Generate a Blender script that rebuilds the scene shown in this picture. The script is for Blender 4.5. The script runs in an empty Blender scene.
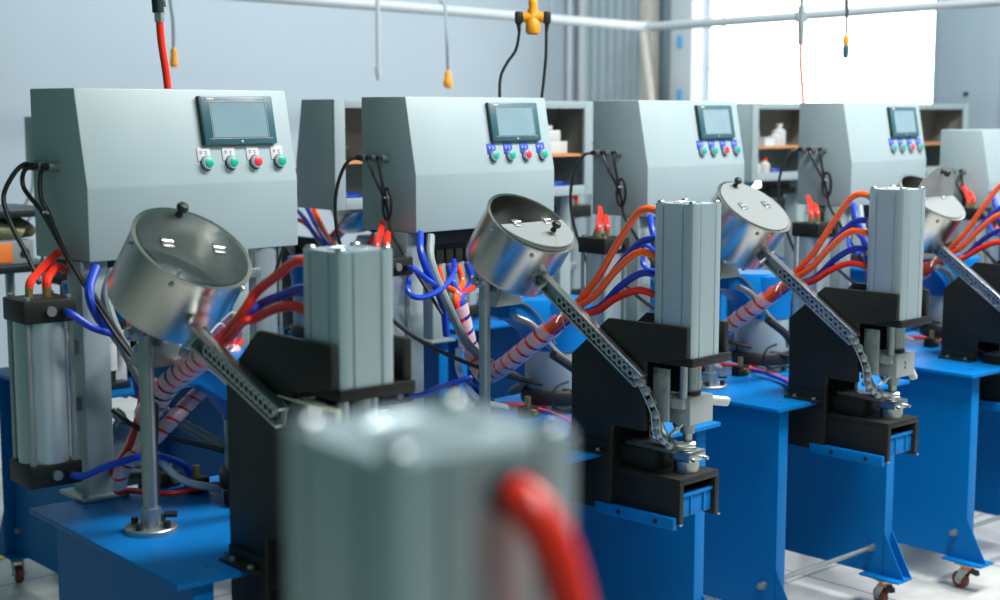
import bpy, bmesh, math, random
from mathutils import Vector, Matrix
random.seed(7)
S = bpy.context.scene
COL = S.collection
PI = math.pi

# ------------------------------------------------------------------ camera, world, lights, exposure
cam_d = bpy.data.cameras.new('camera'); cam = bpy.data.objects.new('camera', cam_d); COL.objects.link(cam)
cam.location = (0, 0, 1.6192)
cam.rotation_euler = (PI / 2 - .1265, 0, 0)
cam_d.sensor_width = 36; cam_d.lens = 1482 / 1000 * 36
cam_d.clip_start = .05; cam_d.clip_end = 100
cam_d.dof.use_dof = True; cam_d.dof.focus_distance = 3.75; cam_d.dof.aperture_fstop = 2.9
S.camera = cam

W = bpy.data.worlds.new('world'); S.world = W; W.use_nodes = True
bg = W.node_tree.nodes['Background']
bg.inputs[0].default_value = (.22, .84, .74, 1); bg.inputs[1].default_value = .11

def area(name, loc, target, sx, sy, power, color):
    d = bpy.data.lights.new(name, 'AREA'); d.shape = 'RECTANGLE'; d.size = sx; d.size_y = sy
    d.energy = power; d.color = color
    o = bpy.data.objects.new(name, d); COL.objects.link(o); o.location = loc
    o.rotation_euler = (Vector(target) - Vector(loc)).to_track_quat('-Z', 'Y').to_euler()
    return o
area('ceiling_or_fill_light', (1.75, 3.2, 4.3), (1.5, 3.6, 0), 1.5, .8, 142, (1, .985, .975))
area('ceiling_or_fill_light', (3.3, 4.6, 4.4), (2.6, 5.2, 0), 1.8, .8, 175, (1, .975, .965))
area('ceiling_or_fill_light', (1.2, .3, 3.7), (.5, 1.0, 0), 1.2, .5, 42, (.96, 1, 1))
area('ceiling_or_fill_light', (-.5, 7.0, 4.3), (-.5, 9.0, 2.3), 3.0, .8, 85, (.93, .98, 1))  # fill light added to brighten the left wall, no fixture here
area('ceiling_or_fill_light', (4.6, 6.6, 4.2), (3.0, 9.2, 1.9), 2.0, .8, 70, (.93, .98, 1))  # fill light added for the window wall and its corner
S.view_settings.view_transform = 'Standard'; S.view_settings.look = 'None'
S.view_settings.gamma = 1; S.view_settings.exposure = 0.45; S.view_settings.use_curve_mapping = False

# ------------------------------------------------------------------ materials
def srgb(r, g, b):
    f = lambda c: (c / 255 / 12.92) if c / 255 <= .04045 else ((c / 255 + .055) / 1.055) ** 2.4
    return (f(r), f(g), f(b), 1)

MATS = {}
def mat(name, col, rough=.5, metal=0., noise=.0, scale=8., spec=.5, bump=0., coat=0., stretch=None, aniso=0):
    m = bpy.data.materials.new(name); m.use_nodes = True; n = m.node_tree.nodes; l = m.node_tree.links
    p = n['Principled BSDF']
    p.inputs['Base Color'].default_value = col; p.inputs['Roughness'].default_value = rough
    p.inputs['Metallic'].default_value = metal; p.inputs['Specular IOR Level'].default_value = spec
    p.inputs['Coat Weight'].default_value = coat
    if aniso: p.inputs['Anisotropic'].default_value = aniso
    if noise or bump:
        tc = n.new('ShaderNodeTexCoord'); mp = n.new('ShaderNodeMapping'); nz = n.new('ShaderNodeTexNoise')
        nz.inputs['Scale'].default_value = scale; nz.inputs['Detail'].default_value = 5
        if stretch: mp.inputs['Scale'].default_value = stretch
        l.new(tc.outputs['Object'], mp.inputs[0]); l.new(mp.outputs[0], nz.inputs['Vector'])
        if noise:
            hsv = n.new('ShaderNodeMix'); hsv.data_type = 'RGBA'; hsv.blend_type = 'MULTIPLY'
            hsv.inputs[0].default_value = 1
            mr = n.new('ShaderNodeMapRange'); mr.inputs[3].default_value = 1 - noise; mr.inputs[4].default_value = 1 + noise
            l.new(nz.outputs[0], mr.inputs[0])
            hsv.inputs[6].default_value = col; l.new(mr.outputs[0], hsv.inputs[7]); l.new(hsv.outputs[2], p.inputs['Base Color'])
            mr2 = n.new('ShaderNodeMapRange'); mr2.inputs[3].default_value = max(0, rough - .08); mr2.inputs[4].default_value = min(1, rough + .08)
            l.new(nz.outputs[0], mr2.inputs[0]); l.new(mr2.outputs[0], p.inputs['Roughness'])
        if bump:
            b = n.new('ShaderNodeBump'); b.inputs['Strength'].default_value = bump; b.inputs['Distance'].default_value = .002
            l.new(nz.outputs[0], b.inputs['Height']); l.new(b.outputs[0], p.inputs['Normal'])
    MATS[name] = m
    return m

mat('grey_paint', (0.3008, 0.3797, 0.3985, 1), .42, noise=.05, scale=5)
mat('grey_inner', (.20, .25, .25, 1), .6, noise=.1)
mat('blue_paint', (.001, .153, .46, 1), .42, spec=.14, noise=.10, scale=5)
mat('black_paint', (0.009774, 0.0109, 0.009774, 1), .5, spec=.35, noise=.2, scale=9)
mat('aluminium', (0.5, 0.5893, 0.625, 1), .38, .72, noise=.05, scale=30, stretch=(1, 1, .05))
mat('cast_grey', (0.3459, 0.3759, 0.3759, 1), .42, .35, noise=.1, scale=14)
mat('stainless', (0.5536, 0.5446, 0.5089, 1), .24, 1., noise=.12, scale=4, stretch=(1, 1, .3), aniso=.4)
mat('chrome', (0.4911, 0.5179, 0.5179, 1), .3, 1., noise=.1, scale=20)
mat('zinc', (0.375, 0.4107, 0.4107, 1), .38, .8, noise=.15, scale=20)
mat('steel_dark', (.10, .11, .105, 1), .4, .5, noise=.15)
mat('brass', (.55, .40, .14, 1), .35, .9, noise=.1)
mat('orange_hose', (1.0, .115, .008, 1), .28, noise=.04)
mat('red_hose', (.86, .030, .012, 1), .32, noise=.04)
mat('blue_hose', (.006, .05, .50, 1), .34, noise=.04)
mat('rubber', (.012, .013, .014, 1), .5, noise=.1)
mat('cable_black', (.014, .015, .016, 1), .45, noise=.1)
mat('cable_grey', (0.2256, 0.2707, 0.2857, 1), .5, noise=.08)
mat('white_plastic', (0.5564, 0.5714, 0.5639, 1), .4, noise=.03)
mat('paper_white', (0.5414, 0.5564, 0.5714, 1), .7, noise=.04)
mat('bezel', (.030, .105, .13, 1), .35, noise=.05)
mat('bezel_edge', (.008, .018, .022, 1), .4, noise=.05)
mat('display', (.20, .30, .35, 1), .14, noise=.12, scale=14, spec=.7)
mat('green_button', (.0, .36, .24, 1), .35, noise=.03)
mat('red_button', (.72, .02, .045, 1), .35, noise=.03)
mat('tag_blue', (.012, .06, .46, 1), .45, noise=.03)
mat('wheel_red', (.16, .028, .018, 1), .45, noise=.15)
mat('wheel_orange', (.62, .19, .05, 1), .5, noise=.1)
mat('socket_orange', (.86, .33, .012, 1), .4, noise=.05)
mat('plywood', (.60, .27, .10, 1), .6, noise=.2, scale=10, stretch=(1, 8, 8))
mat('khaki_cloth', (.30, .30, .16, 1), .9, noise=.25, scale=16, bump=.6)
mat('bag_white', (.55, .58, .58, 1), .6, noise=.15, scale=18, bump=.6)
mat('tape_cream', (.52, .50, .36, 1), .55, noise=.12)
mat('orange_paint', (.80, .20, .03, 1), .5, noise=.05)
mat('wall_paint', (0.3534, 0.4248, 0.4812, 1), .75, noise=.05, scale=.7)
mat('curtain_grey', (0.3459, 0.4211, 0.4586, 1), .7, noise=.12, scale=2, stretch=(4, 4, .3))
mat('beam_white', (0.4662, 0.5113, 0.5414, 1), .5, noise=.05, scale=3)
mat('beam_cream', (0.4511, 0.4286, 0.391, 1), .55, noise=.06, scale=3)
mat('panel_blue', (0.2707, 0.3459, 0.3985, 1), .6, noise=.06, scale=1.5, stretch=(4, 4, .3))
mat('yellow_line', (.75, .65, .03, 1), .6, noise=.12)
mat('filter_clear', (.45, .5, .5, 1), .2, noise=.05)
mat('blue_light', (.04, .30, .62, 1), .4, noise=.06)

def mix_mat(name, tint, transp, gloss, rough):
    m = bpy.data.materials.new(name); m.use_nodes = True; n = m.node_tree.nodes; l = m.node_tree.links
    for x in list(n):
        if x.type != 'OUTPUT_MATERIAL': n.remove(x)
    out = [x for x in n if x.type == 'OUTPUT_MATERIAL'][0]
    tr = n.new('ShaderNodeBsdfTransparent'); df = n.new('ShaderNodeBsdfPrincipled')
    df.inputs['Base Color'].default_value = tint; df.inputs['Roughness'].default_value = rough
    df.inputs['Specular IOR Level'].default_value = gloss
    mx = n.new('ShaderNodeMixShader')
    nz = n.new('ShaderNodeTexNoise'); nz.inputs['Scale'].default_value = 9
    mr = n.new('ShaderNodeMapRange'); mr.inputs[3].default_value = 1 - transp - .06; mr.inputs[4].default_value = 1 - transp + .06
    l.new(nz.outputs[0], mr.inputs[0]); l.new(mr.outputs[0], mx.inputs[0])
    l.new(tr.outputs[0], mx.inputs[1]); l.new(df.outputs[0], mx.inputs[2]); l.new(mx.outputs[0], out.inputs[0])
    MATS[name] = m
mix_mat('acrylic', (.34, .37, .37, 1), .35, .6, .22)  # reflected brightness put into the tint: paler, less see-through lid
mix_mat('acrylic_clear', (.16, .22, .22, 1), .88, .6, .12)
mix_mat('sleeve_clear', (.85, .62, .66, 1), .28, .6, .25)
mix_mat('bottle_clear', (.75, .78, .80, 1), .25, .6, .2)

def emit_mat(name, col, st):
    m = bpy.data.materials.new(name); m.use_nodes = True; n = m.node_tree.nodes; l = m.node_tree.links
    p = n['Principled BSDF']; p.inputs['Base Color'].default_value = col; p.inputs['Roughness'].default_value = .2
    nz = n.new('ShaderNodeTexNoise'); nz.inputs['Scale'].default_value = .8
    mr = n.new('ShaderNodeMapRange'); mr.inputs[3].default_value = st * .9; mr.inputs[4].default_value = st * 1.1
    l.new(nz.outputs[0], mr.inputs[0]); l.new(mr.outputs[0], p.inputs['Emission Strength'])
    p.inputs['Emission Color'].default_value = col
    MATS[name] = m
emit_mat('daylight_pane', (1, .985, .96, 1), 3.0)

def floor_mat():
    m = bpy.data.materials.new('floor_tiles'); m.use_nodes = True; n = m.node_tree.nodes; l = m.node_tree.links
    p = n['Principled BSDF']; tc = n.new('ShaderNodeTexCoord'); mp = n.new('ShaderNodeMapping')
    mp.inputs['Rotation'].default_value = (0, 0, -.74)
    br = n.new('ShaderNodeTexBrick'); br.offset = 0
    br.inputs['Color1'].default_value = (.60, .60, .57, 1); br.inputs['Color2'].default_value = (.54, .55, .52, 1)
    br.inputs['Mortar'].default_value = (.20, .21, .20, 1); br.inputs['Scale'].default_value = 1
    br.inputs['Mortar Size'].default_value = .006; br.inputs['Brick Width'].default_value = .6; br.inputs['Row Height'].default_value = .6
    nz = n.new('ShaderNodeTexNoise'); nz.inputs['Scale'].default_value = 5; nz.inputs['Detail'].default_value = 7
    mx = n.new('ShaderNodeMix'); mx.data_type = 'RGBA'; mx.blend_type = 'MULTIPLY'; mx.inputs[0].default_value = 1
    mr = n.new('ShaderNodeMapRange'); mr.inputs[1].default_value = .3; mr.inputs[2].default_value = .7; mr.inputs[3].default_value = .72; mr.inputs[4].default_value = 1.12
    l.new(tc.outputs['Object'], mp.inputs[0]); l.new(mp.outputs[0], br.inputs['Vector']); l.new(mp.outputs[0], nz.inputs['Vector'])
    l.new(nz.outputs[0], mr.inputs[0]); l.new(br.outputs['Color'], mx.inputs[6]); l.new(mr.outputs[0], mx.inputs[7])
    l.new(mx.outputs[2], p.inputs['Base Color']); p.inputs['Roughness'].default_value = .32
    MATS['floor_tiles'] = m
floor_mat()

# ------------------------------------------------------------------ mesh helpers
def catmull(pts, n=8):
    P = [Vector(p) for p in pts]
    if len(P) < 3: return P
    P = [P[0] * 2 - P[1]] + P + [P[-1] * 2 - P[-2]]
    out = []
    for i in range(1, len(P) - 2):
        a, b, c, d = P[i - 1], P[i], P[i + 1], P[i + 2]
        for k in range(n):
            t = k / n
            out.append(.5 * ((2 * b) + (c - a) * t + (2 * a - 5 * b + 4 * c - d) * t * t + (3 * b - a - 3 * c + d) * t ** 3))
    out.append(P[-2])
    return out

def frames(path):
    T = []
    for i in range(len(path)):
        a = path[max(0, i - 1)]; b = path[min(len(path) - 1, i + 1)]
        T.append((b - a).normalized())
    up = Vector((0, 0, 1)) if abs(T[0].z) < .9 else Vector((1, 0, 0))
    N = [(up - T[0] * up.dot(T[0])).normalized()]
    for i in range(1, len(path)):
        v = N[-1] - T[i] * N[-1].dot(T[i])
        N.append(v.normalized() if v.length > 1e-6 else N[-1])
    return T, N

class MB:
    def __init__(s):
        s.bm = bmesh.new(); s.mats = []
    def mi(s, name):
        if name not in s.mats: s.mats.append(name)
        return s.mats.index(name)
    def _fin(s, faces, m, M=None):
        i = s.mi(m)
        for f in faces: f.material_index = i
    def box(s, x0, x1, y0, y1, z0, z1, m, bev=0., M=None):
        b = s.bm
        V = [b.verts.new((x, y, z)) for z in (z0, z1) for y in (y0, y1) for x in (x0, x1)]
        F = [b.faces.new([V[i] for i in q]) for q in ((0, 2, 3, 1), (4, 5, 7, 6), (0, 1, 5, 4), (2, 6, 7, 3), (0, 4, 6, 2), (1, 3, 7, 5))]
        s._fin(F, m)
        if M: bmesh.ops.transform(b, matrix=M, verts=V)
        if bev:
            E = list({e for f in F for e in f.edges})
            r = bmesh.ops.bevel(b, geom=E, offset=bev, segments=2, affect='EDGES', profile=.5)
            s._fin(r['faces'], m)
        return s
    def ring_shell(s, rings, m, cap0=True, cap1=True):
        b = s.bm; R = [[b.verts.new(p) for p in r] for r in rings]; F = []
        n = len(rings[0])
        for a, c in zip(R, R[1:]):
            for i in range(n):
                F.append(b.faces.new((a[i], a[(i + 1) % n], c[(i + 1) % n], c[i])))
        if cap0: F.append(b.faces.new(R[0][::-1]))
        if cap1: F.append(b.faces.new(R[-1]))
        s._fin(F, m); return s
    def lathe(s, prof, m, p0=(0, 0, 0), axis=(0, 0, 1), seg=24, cap0=True, cap1=True, sm=None):
        q = Vector((0, 0, 1)).rotation_difference(Vector(axis).normalized()); p0 = Vector(p0)
        rings = [[p0 + q @ Vector((max(r, 1e-4) * math.cos(2 * PI * i / seg), max(r, 1e-4) * math.sin(2 * PI * i / seg), z)) for i in range(seg)] for r, z in prof]
        return s.ring_shell(rings, m, cap0, cap1)
    def cyl(s, a, b_, r, m, seg=16, r1=None, ch=0.):
        a = Vector(a); b_ = Vector(b_); L = (b_ - a).length; r1 = r if r1 is None else r1
        prof = [(r - ch, 0), (r, ch), (r1, L - ch), (r1 - ch, L)] if ch else [(r, 0), (r1, L)]
        return s.lathe(prof, m, a, b_ - a, seg)
    def tube(s, pts, r, m, seg=10, n=8, smooth=True):
        path = catmull(pts, n) if smooth else [Vector(p) for p in pts]
        T, N = frames(path)
        rings = []
        for p, t, nn in zip(path, T, N):
            bb = t.cross(nn)
            rings.append([p + (nn * math.cos(2 * PI * i / seg) + bb * math.sin(2 * PI * i / seg)) * r for i in range(seg)])
        return s.ring_shell(rings, m)
    def helix(s, pts, r, pitch, width, m, n=10):
        path = catmull(pts, n); T, N = frames(path)
        d = [0]
        for a, b in zip(path, path[1:]): d.append(d[-1] + (b - a).length)
        L = d[-1]; b = s.bm; prev = None; F = []
        K = int(L / pitch * 20)
        def at(x):
            x = min(max(x, 0), L - 1e-6)
            for i in range(len(d) - 1):
                if d[i + 1] >= x: break
            t = (x - d[i]) / max(1e-9, d[i + 1] - d[i])
            P = path[i].lerp(path[i + 1], t); tt = T[i].lerp(T[i + 1], t).normalized(); nn = N[i].lerp(N[i + 1], t).normalized()
            return P, nn, tt.cross(nn)
        for k in range(K + 1):
            x = k / K * (L - width); a = 2 * PI * k / 20
            q = []
            for dx in (0, width * .5, width):
                P, nn, bb = at(x + dx); q.append(b.verts.new(P + (nn * math.cos(a) + bb * math.sin(a)) * r * (1.03 if dx == width * .5 else 1)))
            if prev:
                F.append(b.faces.new((prev[0], prev[1], q[1], q[0]))); F.append(b.faces.new((prev[1], prev[2], q[2], q[1])))
            prev = q
        s._fin(F, m); return s
    def prism(s, poly, axis, a0, a1, m, bev=0.):
        f = {'x': lambda p, a: (a, p[0], p[1]), 'y': lambda p, a: (p[0], a, p[1]), 'z': lambda p, a: (p[0], p[1], a)}[axis]
        b = s.bm; A = [b.verts.new(f(p, a0)) for p in poly]; B = [b.verts.new(f(p, a1)) for p in poly]; n = len(poly)
        F = [b.faces.new(A), b.faces.new(B[::-1])] + [b.faces.new((A[i], B[i], B[(i + 1) % n], A[(i + 1) % n])) for i in range(n)]
        bmesh.ops.recalc_face_normals(b, faces=F); s._fin(F, m)
        if bev:
            E = list({e for g in F for e in g.edges})
            r = bmesh.ops.bevel(b, geom=E, offset=bev, segments=2, affect='EDGES', profile=.5); s._fin(r['faces'], m)
        return s
    def sphere(s, c, r, m, sx=1, sy=1, sz=1, seg=16):
        st = len(s.bm.verts)
        g = bmesh.ops.create_uvsphere(s.bm, u_segments=seg, v_segments=seg // 2, radius=r, matrix=Matrix.Translation(Vector(c)) @ Matrix.Diagonal((sx, sy, sz, 1)))
        s._fin({f for v in g['verts'] for f in v.link_faces}, m); return s
    def mesh(s, name, sharp=35):
        bmesh.ops.recalc_face_normals(s.bm, faces=s.bm.faces)
        me = bpy.data.meshes.new(name); s.bm.to_mesh(me); s.bm.free()
        for m in s.mats: me.materials.append(MATS[m])
        me.polygons.foreach_set('use_smooth', [True] * len(me.polygons))
        me.set_sharp_from_angle(angle=math.radians(sharp)); me.update()
        return me

CACHE = {}
def part(name, fn, parent=None, key=None, loc=(0, 0, 0), rot=None, label=None):
    """one mesh object; meshes with the same key are shared"""
    if key is None or key not in CACHE:
        b = MB(); fn(b); me = b.mesh(name)
        if key is not None: CACHE[key] = me
    else: me = CACHE[key]
    o = bpy.data.objects.new(name, me); COL.objects.link(o); o.location = loc
    if rot: o.rotation_euler = rot
    if parent: o.parent = parent
    if label: o['label'] = label
    return o
def root(name, label, cat, loc, rz=0, group=None):
    o = bpy.data.objects.new(name, None); COL.objects.link(o); o.empty_display_size = .1
    o.location = loc; o.rotation_euler = (0, 0, rz); o['label'] = label; o['category'] = cat
    if group: o['group'] = group
    return o
def tag(o, label, cat, group=None):
    o['label'] = label; o['category'] = cat
    if group: o['group'] = group
    return o
def structure(name, fn, loc=(0, 0, 0), rz=0, parent=None):
    o = part(name, fn, parent, None, loc, (0, 0, rz)); o['kind'] = 'structure'; return o

# ------------------------------------------------------------------ the room
YAW = .74
U = Vector((math.cos(YAW), math.sin(YAW), 0)); V = Vector((-math.sin(YAW), math.cos(YAW), 0))
CORNER = Vector((.63, 11.0, 0))
structure('floor', lambda b: b.box(-9, 10, -3, 14, -.1, 0, 'floor_tiles'))
# left wall runs along U and ends at the corner, the window wall runs from the corner towards the camera side
structure('wall_left', lambda b: b.box(-12, .0, 0, .15, 0, 4.2, 'wall_paint'), CORNER, YAW)
RW = YAW - PI / 2          # local x of the window wall points towards the camera
def window_wall(b):
    b.box(0.0, 1.115, 0, .15, 0, 4.2, 'panel_blue'); b.box(1.115, 2.87, 0, .15, 0, 1.05, 'panel_blue')
    b.box(1.115, 2.87, 0, .15, 3.3, 4.2, 'panel_blue'); b.box(2.87, 8.5, 0, .15, 0, 4.2, 'panel_blue')
structure('wall_right', window_wall, CORNER, RW)
def wall_panels(b):
    for i in range(12):
        x = 2.90 + i * .45
        b.box(x, x + .41, -.012, 0, .3, 4.2, 'panel_blue', .008)
        for z in (1.72, 2.4): b.cyl((x + .2, -.012, z), (x + .2, -.022, z), .014, 'bezel_edge', 10)
structure('trim_1', wall_panels, CORNER, RW)
win = root('window_1', 'bright overexposed window in the far wall', 'window', CORNER, RW); win['kind'] = 'structure'
del win['category']
def wpane(b): b.box(1.12, 2.865, .07, .08, 1.06, 3.29, 'daylight_pane')
part('pane', wpane, win)
def wframe(b):
    for x in (1.115, 1.23, 2.858): b.box(x, x + .012, .04, .12, 1.05, 3.3, 'beam_white', .004)
    for z in (1.05, 3.26): b.box(1.115, 2.87, .02, .12, z, z + .04, 'beam_white', .004)
    b.box(1.115, 1.23, .05, .1, 1.90, 1.915, 'beam_white', .003)
part('frame', wframe, win)
# grey corrugated sheet, posts and the diagonal brace in the corner
def corrug(b):
    n = 60
    pts = [(.05 + .70 * i / n, -.08 + .03 * math.cos(i * .9)) for i in range(n + 1)]
    poly = pts + [(x, y + .01) for x, y in reversed(pts)]
    b.prism(poly, 'z', .2, 4.1, 'curtain_grey')
tag(structure('corrugated_sheet', corrug, CORNER, RW), 'grey corrugated sheet hanging in the far corner beside the window', 'sheet')
def cposts(b):
    b.cyl((-.10, -.06, 0), (-.10, -.06, 4.1), .035, 'beam_white', 14)
    b.cyl((-.22, -.05, 0), (-.22, -.05, 4.1), .02, 'beam_white', 12)
structure('trim_2', cposts, CORNER, YAW)
def beam(b):
    b.box(.67, .77, -.16, -.06, 0, 4.1, 'beam_cream', .006)
    b.box(.92, 1.11, -.12, 0, 0, 4.1, 'beam_white', .006)
structure('column_1', beam, CORNER, RW)
def brace(b): b.cyl((.755, -.22, 2.18), (.88, -.22, 1.45), .032, 'beam_cream', 14)
structure('brace', brace, CORNER, RW)
for z in (2.08, 1.72):
    tag(part('wall_hook', lambda b, z=z: b.box(1.0, 1.025, -.145, -.12, z - .03, z + .05, 'blue_light', .006), None, None, CORNER, (0, 0, RW)),
        'upper blue clip on the pale column beside the window' if z > 2 else 'lower blue clip on the pale column beside the window', 'clip')
def yline(b): b.box(-.6, .6, -.04, .04, .0005, .003, 'yellow_line')
structure('floor_line', yline, (-1.98, 5.1, 0), YAW + .15)

# overhead cable rail in two runs
def rail(b):
    b.tube([(-1.5, 7.05, 2.18), (-.2, 8.33, 2.165), (.925, 9.55, 2.154)], .028, 'beam_white', 12, smooth=False)
    b.tube([(.925, 9.55, 2.154), (2.6, 7.4, 2.165), (4.2, 5.4, 2.17)], .024, 'beam_white', 12, smooth=False)
    b.tube([(.95, 9.5, 2.13), (2.0, 8.15, 2.145), (2.6, 7.42, 2.165)], .010, 'cable_grey', 8)
    b.sphere((.925, 9.55, 2.154), .034, 'beam_white')
rr = part('cable_rail', rail); tag(rr, 'long white overhead cable rail bending at the far corner', 'rail')
def rail_brackets(b):
    for p in ((-1.0, 7.54), (.3, 8.87)): b.cyl((p[0], p[1], 2.17), (p[0], p[1], 4.1), .008, 'cable_grey', 8)
    for p in ((1.9, 8.3), (3.3, 6.53)): b.cyl((p[0], p[1], 2.17), (p[0], p[1], 4.1), .008, 'cable_grey', 8)
part('hanger', rail_brackets, rr)

# ------------------------------------------------------------------ the machine (local frame: u right, v away from the operator, z up; origin on the floor under the table's front left corner)
def t_top(notch, uL, vF):
    def f(b):
        poly = [(uL, vF), (notch, vF), (notch, .13), (.375, .13), (.375, 0.0), (.709, 0.0), (.709, .70), (uL, .70)]
        b.prism(poly, 'z', .738, .75, 'blue_paint', .002)
        for p in ((uL + .10, vF + .07), (uL + .1, .62), (.62, .06)): b.cyl((p[0], p[1], .7495), (p[0], p[1], .7505), .006, 'bezel_edge', 12)
    return f
def side_panel(sign):
    # sheet in the v-z plane with front and rear flanges turned outwards/inwards and a triangular foot
    def f(b):
        poly = [(.03, .738), (.03, .25), (-.05, .102), (.74, .102), (.66, .25), (.66, .738)]
        b.prism(poly, 'x', -.002, .002, 'blue_paint')
        b.box(-.002, .043, .028, .032, .102, .738, 'blue_paint', .001)
        b.box(-.002, .043, .658, .662, .102, .738, 'blue_paint', .001)
        for v0, v1 in ((-.05, .10), (.59, .74)):
            b.box(-.035, .048, v0, v1, .095, .102, 'blue_paint', .001)
        for v in (.07, .62):
            b.cyl((-.018, v, .19), (-.002, v, .19), .013, 'zinc', 6); b.cyl((-.03, v, .19), (-.0, v, .19), .007, 'zinc', 10)
            b.cyl((.002, v, .19), (.02, v, .19), .012, 'zinc', 6)
        if sign: b.prism([(-.05, .102), (.03, .102), (.03, .25)], 'x', .041, .045, 'blue_paint')
    return f
def castor_fork(b):
    b.box(-.03, .03, -.033, .033, .086, .095, 'zinc', .002)
    b.cyl((0, 0, .070), (0, 0, .086), .022, 'wheel_orange', 16)
    for s in (-1, 1):
        b.prism([(-.018, .074), (.018, .074), (.036, .034), (.018, .022)], 'x', s * .017 - .0015, s * .017 + .0015, 'zinc')
    b.cyl((-.024, .025, .030), (.024, .025, .030), .005, 'zinc', 10)
    b.prism([(-.04, .074), (-.012, .074), (-.012, .064), (-.044, .058)], 'x', -.01, .01, 'bezel_edge')
def castor_wheel(b):
    b.lathe([(.014, -.012), (.027, -.012), (.030, -.008), (.030, .008), (.027, .012), (.014, .012)], 'wheel_red', (0, .025, .030), (1, 0, 0), 24)
    b.lathe([(.004, -.0145), (.013, -.0145), (.013, .0145), (.004, .0145)], 'zinc', (0, .025, .030), (1, 0, 0), 16)
def tie_rod(b): b.cyl((.05, 0, .19), (.655, 0, .19), .008, 'zinc', 12)
def column(zt):
    def f(b):
        b.box(.13, .195, .675, .755, .757, zt, 'grey_paint', .005)
    return f
def column_foot(b):
    b.box(.105, .22, .652, .78, .7505, .759, 'grey_paint', .002)
    for p in ((.117, .664), (.208, .664)): b.cyl((p[0], p[1], .759), (p[0], p[1], .767), .007, 'zinc', 6)

BW, BA, BD, BZ0, BZ1, BZ2 = .586, .041, .228, 1.28, 1.442, 1.661
def closed_box(b):
    b.prism([(0, BZ0), (0, BZ1), (BA, BZ2), (BD, BZ2), (BD, BZ0)], 'x', 0, BW, 'grey_paint', .004)
def open_box(b):
    # same case seen from its open back
    t = .012; prof = [(0, BZ0), (0, BZ1), (BA, BZ2), (BD, BZ2), (BD, BZ0)]
    b.prism(prof, 'x', 0, t, 'grey_paint', .001); b.prism(prof, 'x', BW - t, BW, 'grey_paint', .001)
    b.box(t, BW - t, BA, BD, BZ2 - t, BZ2, 'grey_paint'); b.box(t, BW - t, 0, BD, BZ0, BZ0 + t, 'grey_paint')
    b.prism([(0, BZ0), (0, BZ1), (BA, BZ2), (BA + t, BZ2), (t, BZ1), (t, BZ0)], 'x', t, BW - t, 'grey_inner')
    for x0, x1, z0, z1 in ((0, .045, BZ0, BZ2), (BW - .045, BW, BZ0, BZ2), (.045, BW - .045, BZ2 - .03, BZ2), (.045, BW - .045, BZ0, BZ0 + .04)):
        b.box(x0, x1, BD - .004, BD + .012, z0, z1, 'grey_paint', .002)
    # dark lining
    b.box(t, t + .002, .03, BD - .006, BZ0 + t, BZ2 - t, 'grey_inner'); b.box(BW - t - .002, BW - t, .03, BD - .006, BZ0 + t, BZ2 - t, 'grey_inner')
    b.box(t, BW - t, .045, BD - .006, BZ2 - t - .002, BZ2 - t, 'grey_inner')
def shelf_board(b): b.box(.016, BW - .016, .03, BD - .008, 1.438, 1.448, 'plywood')
TILT = math.atan2(BA, BZ2 - BZ1)
def slant(u, z, off=0.):   # point on the slanted front panel
    return (u, BA * (z - BZ1) / (BZ2 - BZ1) - off * math.cos(TILT), z + off * math.sin(TILT))
SL = lambda u, z: Matrix.Translation(slant(u, z)) @ Matrix.Rotation(-TILT, 4, 'X')
# local: x right, z up the panel, -y out of it
def screen_bezel(b):
    M = SL(.425, 1.587)
    b.box(-.106, .106, -.013, .001, -.058, .058, 'bezel', .004, M)
    b.box(-.108, -.103, -.011, .001, -.058, .058, 'bezel_edge', .001, M)
    for x0, x1, z0, z1 in ((-.092, .092, .043, .045), (-.092, .092, -.045, -.043), (-.0825, -.0805, -.048, .048), (.0805, .0825, -.048, .048)):
        b.box(x0, x1, -.0138, -.012, z0, z1, 'zinc', 0, M)
    b.box(-.088, -.068, -.0138, -.012, .0485, .0525, 'white_plastic', 0, M)
    for i in range(4): b.box(.055 + i * .008, .060 + i * .008, -.0138, -.012, .049, .0505, 'cable_grey', 0, M)
    c = M @ Vector((0, -.0128, -.051)); d = M @ Vector((0, -.0142, -.051)); b.cyl(c, d, .0028, 'white_plastic', 12)
def screen_display(b):
    b.box(-.079, .079, -.0136, -.011, -.0415, .0415, 'display', 0, SL(.425, 1.587))
def push_button(color):
    def f(b):
        a = Vector(slant(0, 1.489)); n = Vector((0, -math.cos(TILT), math.sin(TILT))) 
        b.lathe([(.0155, 0), (.0155, .010), (.0148, .013), (.0118, .013), (.0115, .011)], 'aluminium', a, n, 24, True, False)
        b.lathe([(.0118, .006), (.0116, .0145), (.010, .0155)], color, a, n, 24)
        b.lathe([(.0172, 0), (.0172, .003)], 'rubber', a, n, 24)
    return f
def button_tag(colr, ink):
    def f(b):
        M = SL(-.005, 1.510)
        b.box(-.018, .018, -.002, .0005, -.016, .016, colr, .0005, M)
        for i, (x, z, w, h) in enumerate(((-.008, .006, .009, .0015), (-.008, .002, .007, .0015), (-.0085, .004, .0015, .007), (.006, .006, .008, .0015), (.006, .003, .0015, .008), (.007, .0, .007, .0015))):
            b.box(x - w / 2, x + w / 2, -.0026, -.0015, z - h / 2, z + h / 2, ink, 0, M)
    return f
def cable_gland(b):
    b.cyl((.0, 0, 0), (-.008, 0, 0), .013, 'zinc', 6); b.cyl((-.008, 0, 0), (-.028, 0, 0), .0105, 'zinc', 14); b.cyl((-.010, 0, 0), (-.016, 0, 0), .0125, 'zinc', 6); b.cyl((-.028, 0, 0), (-.04, 0, 0), .0075, 'rubber', 12)

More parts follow.
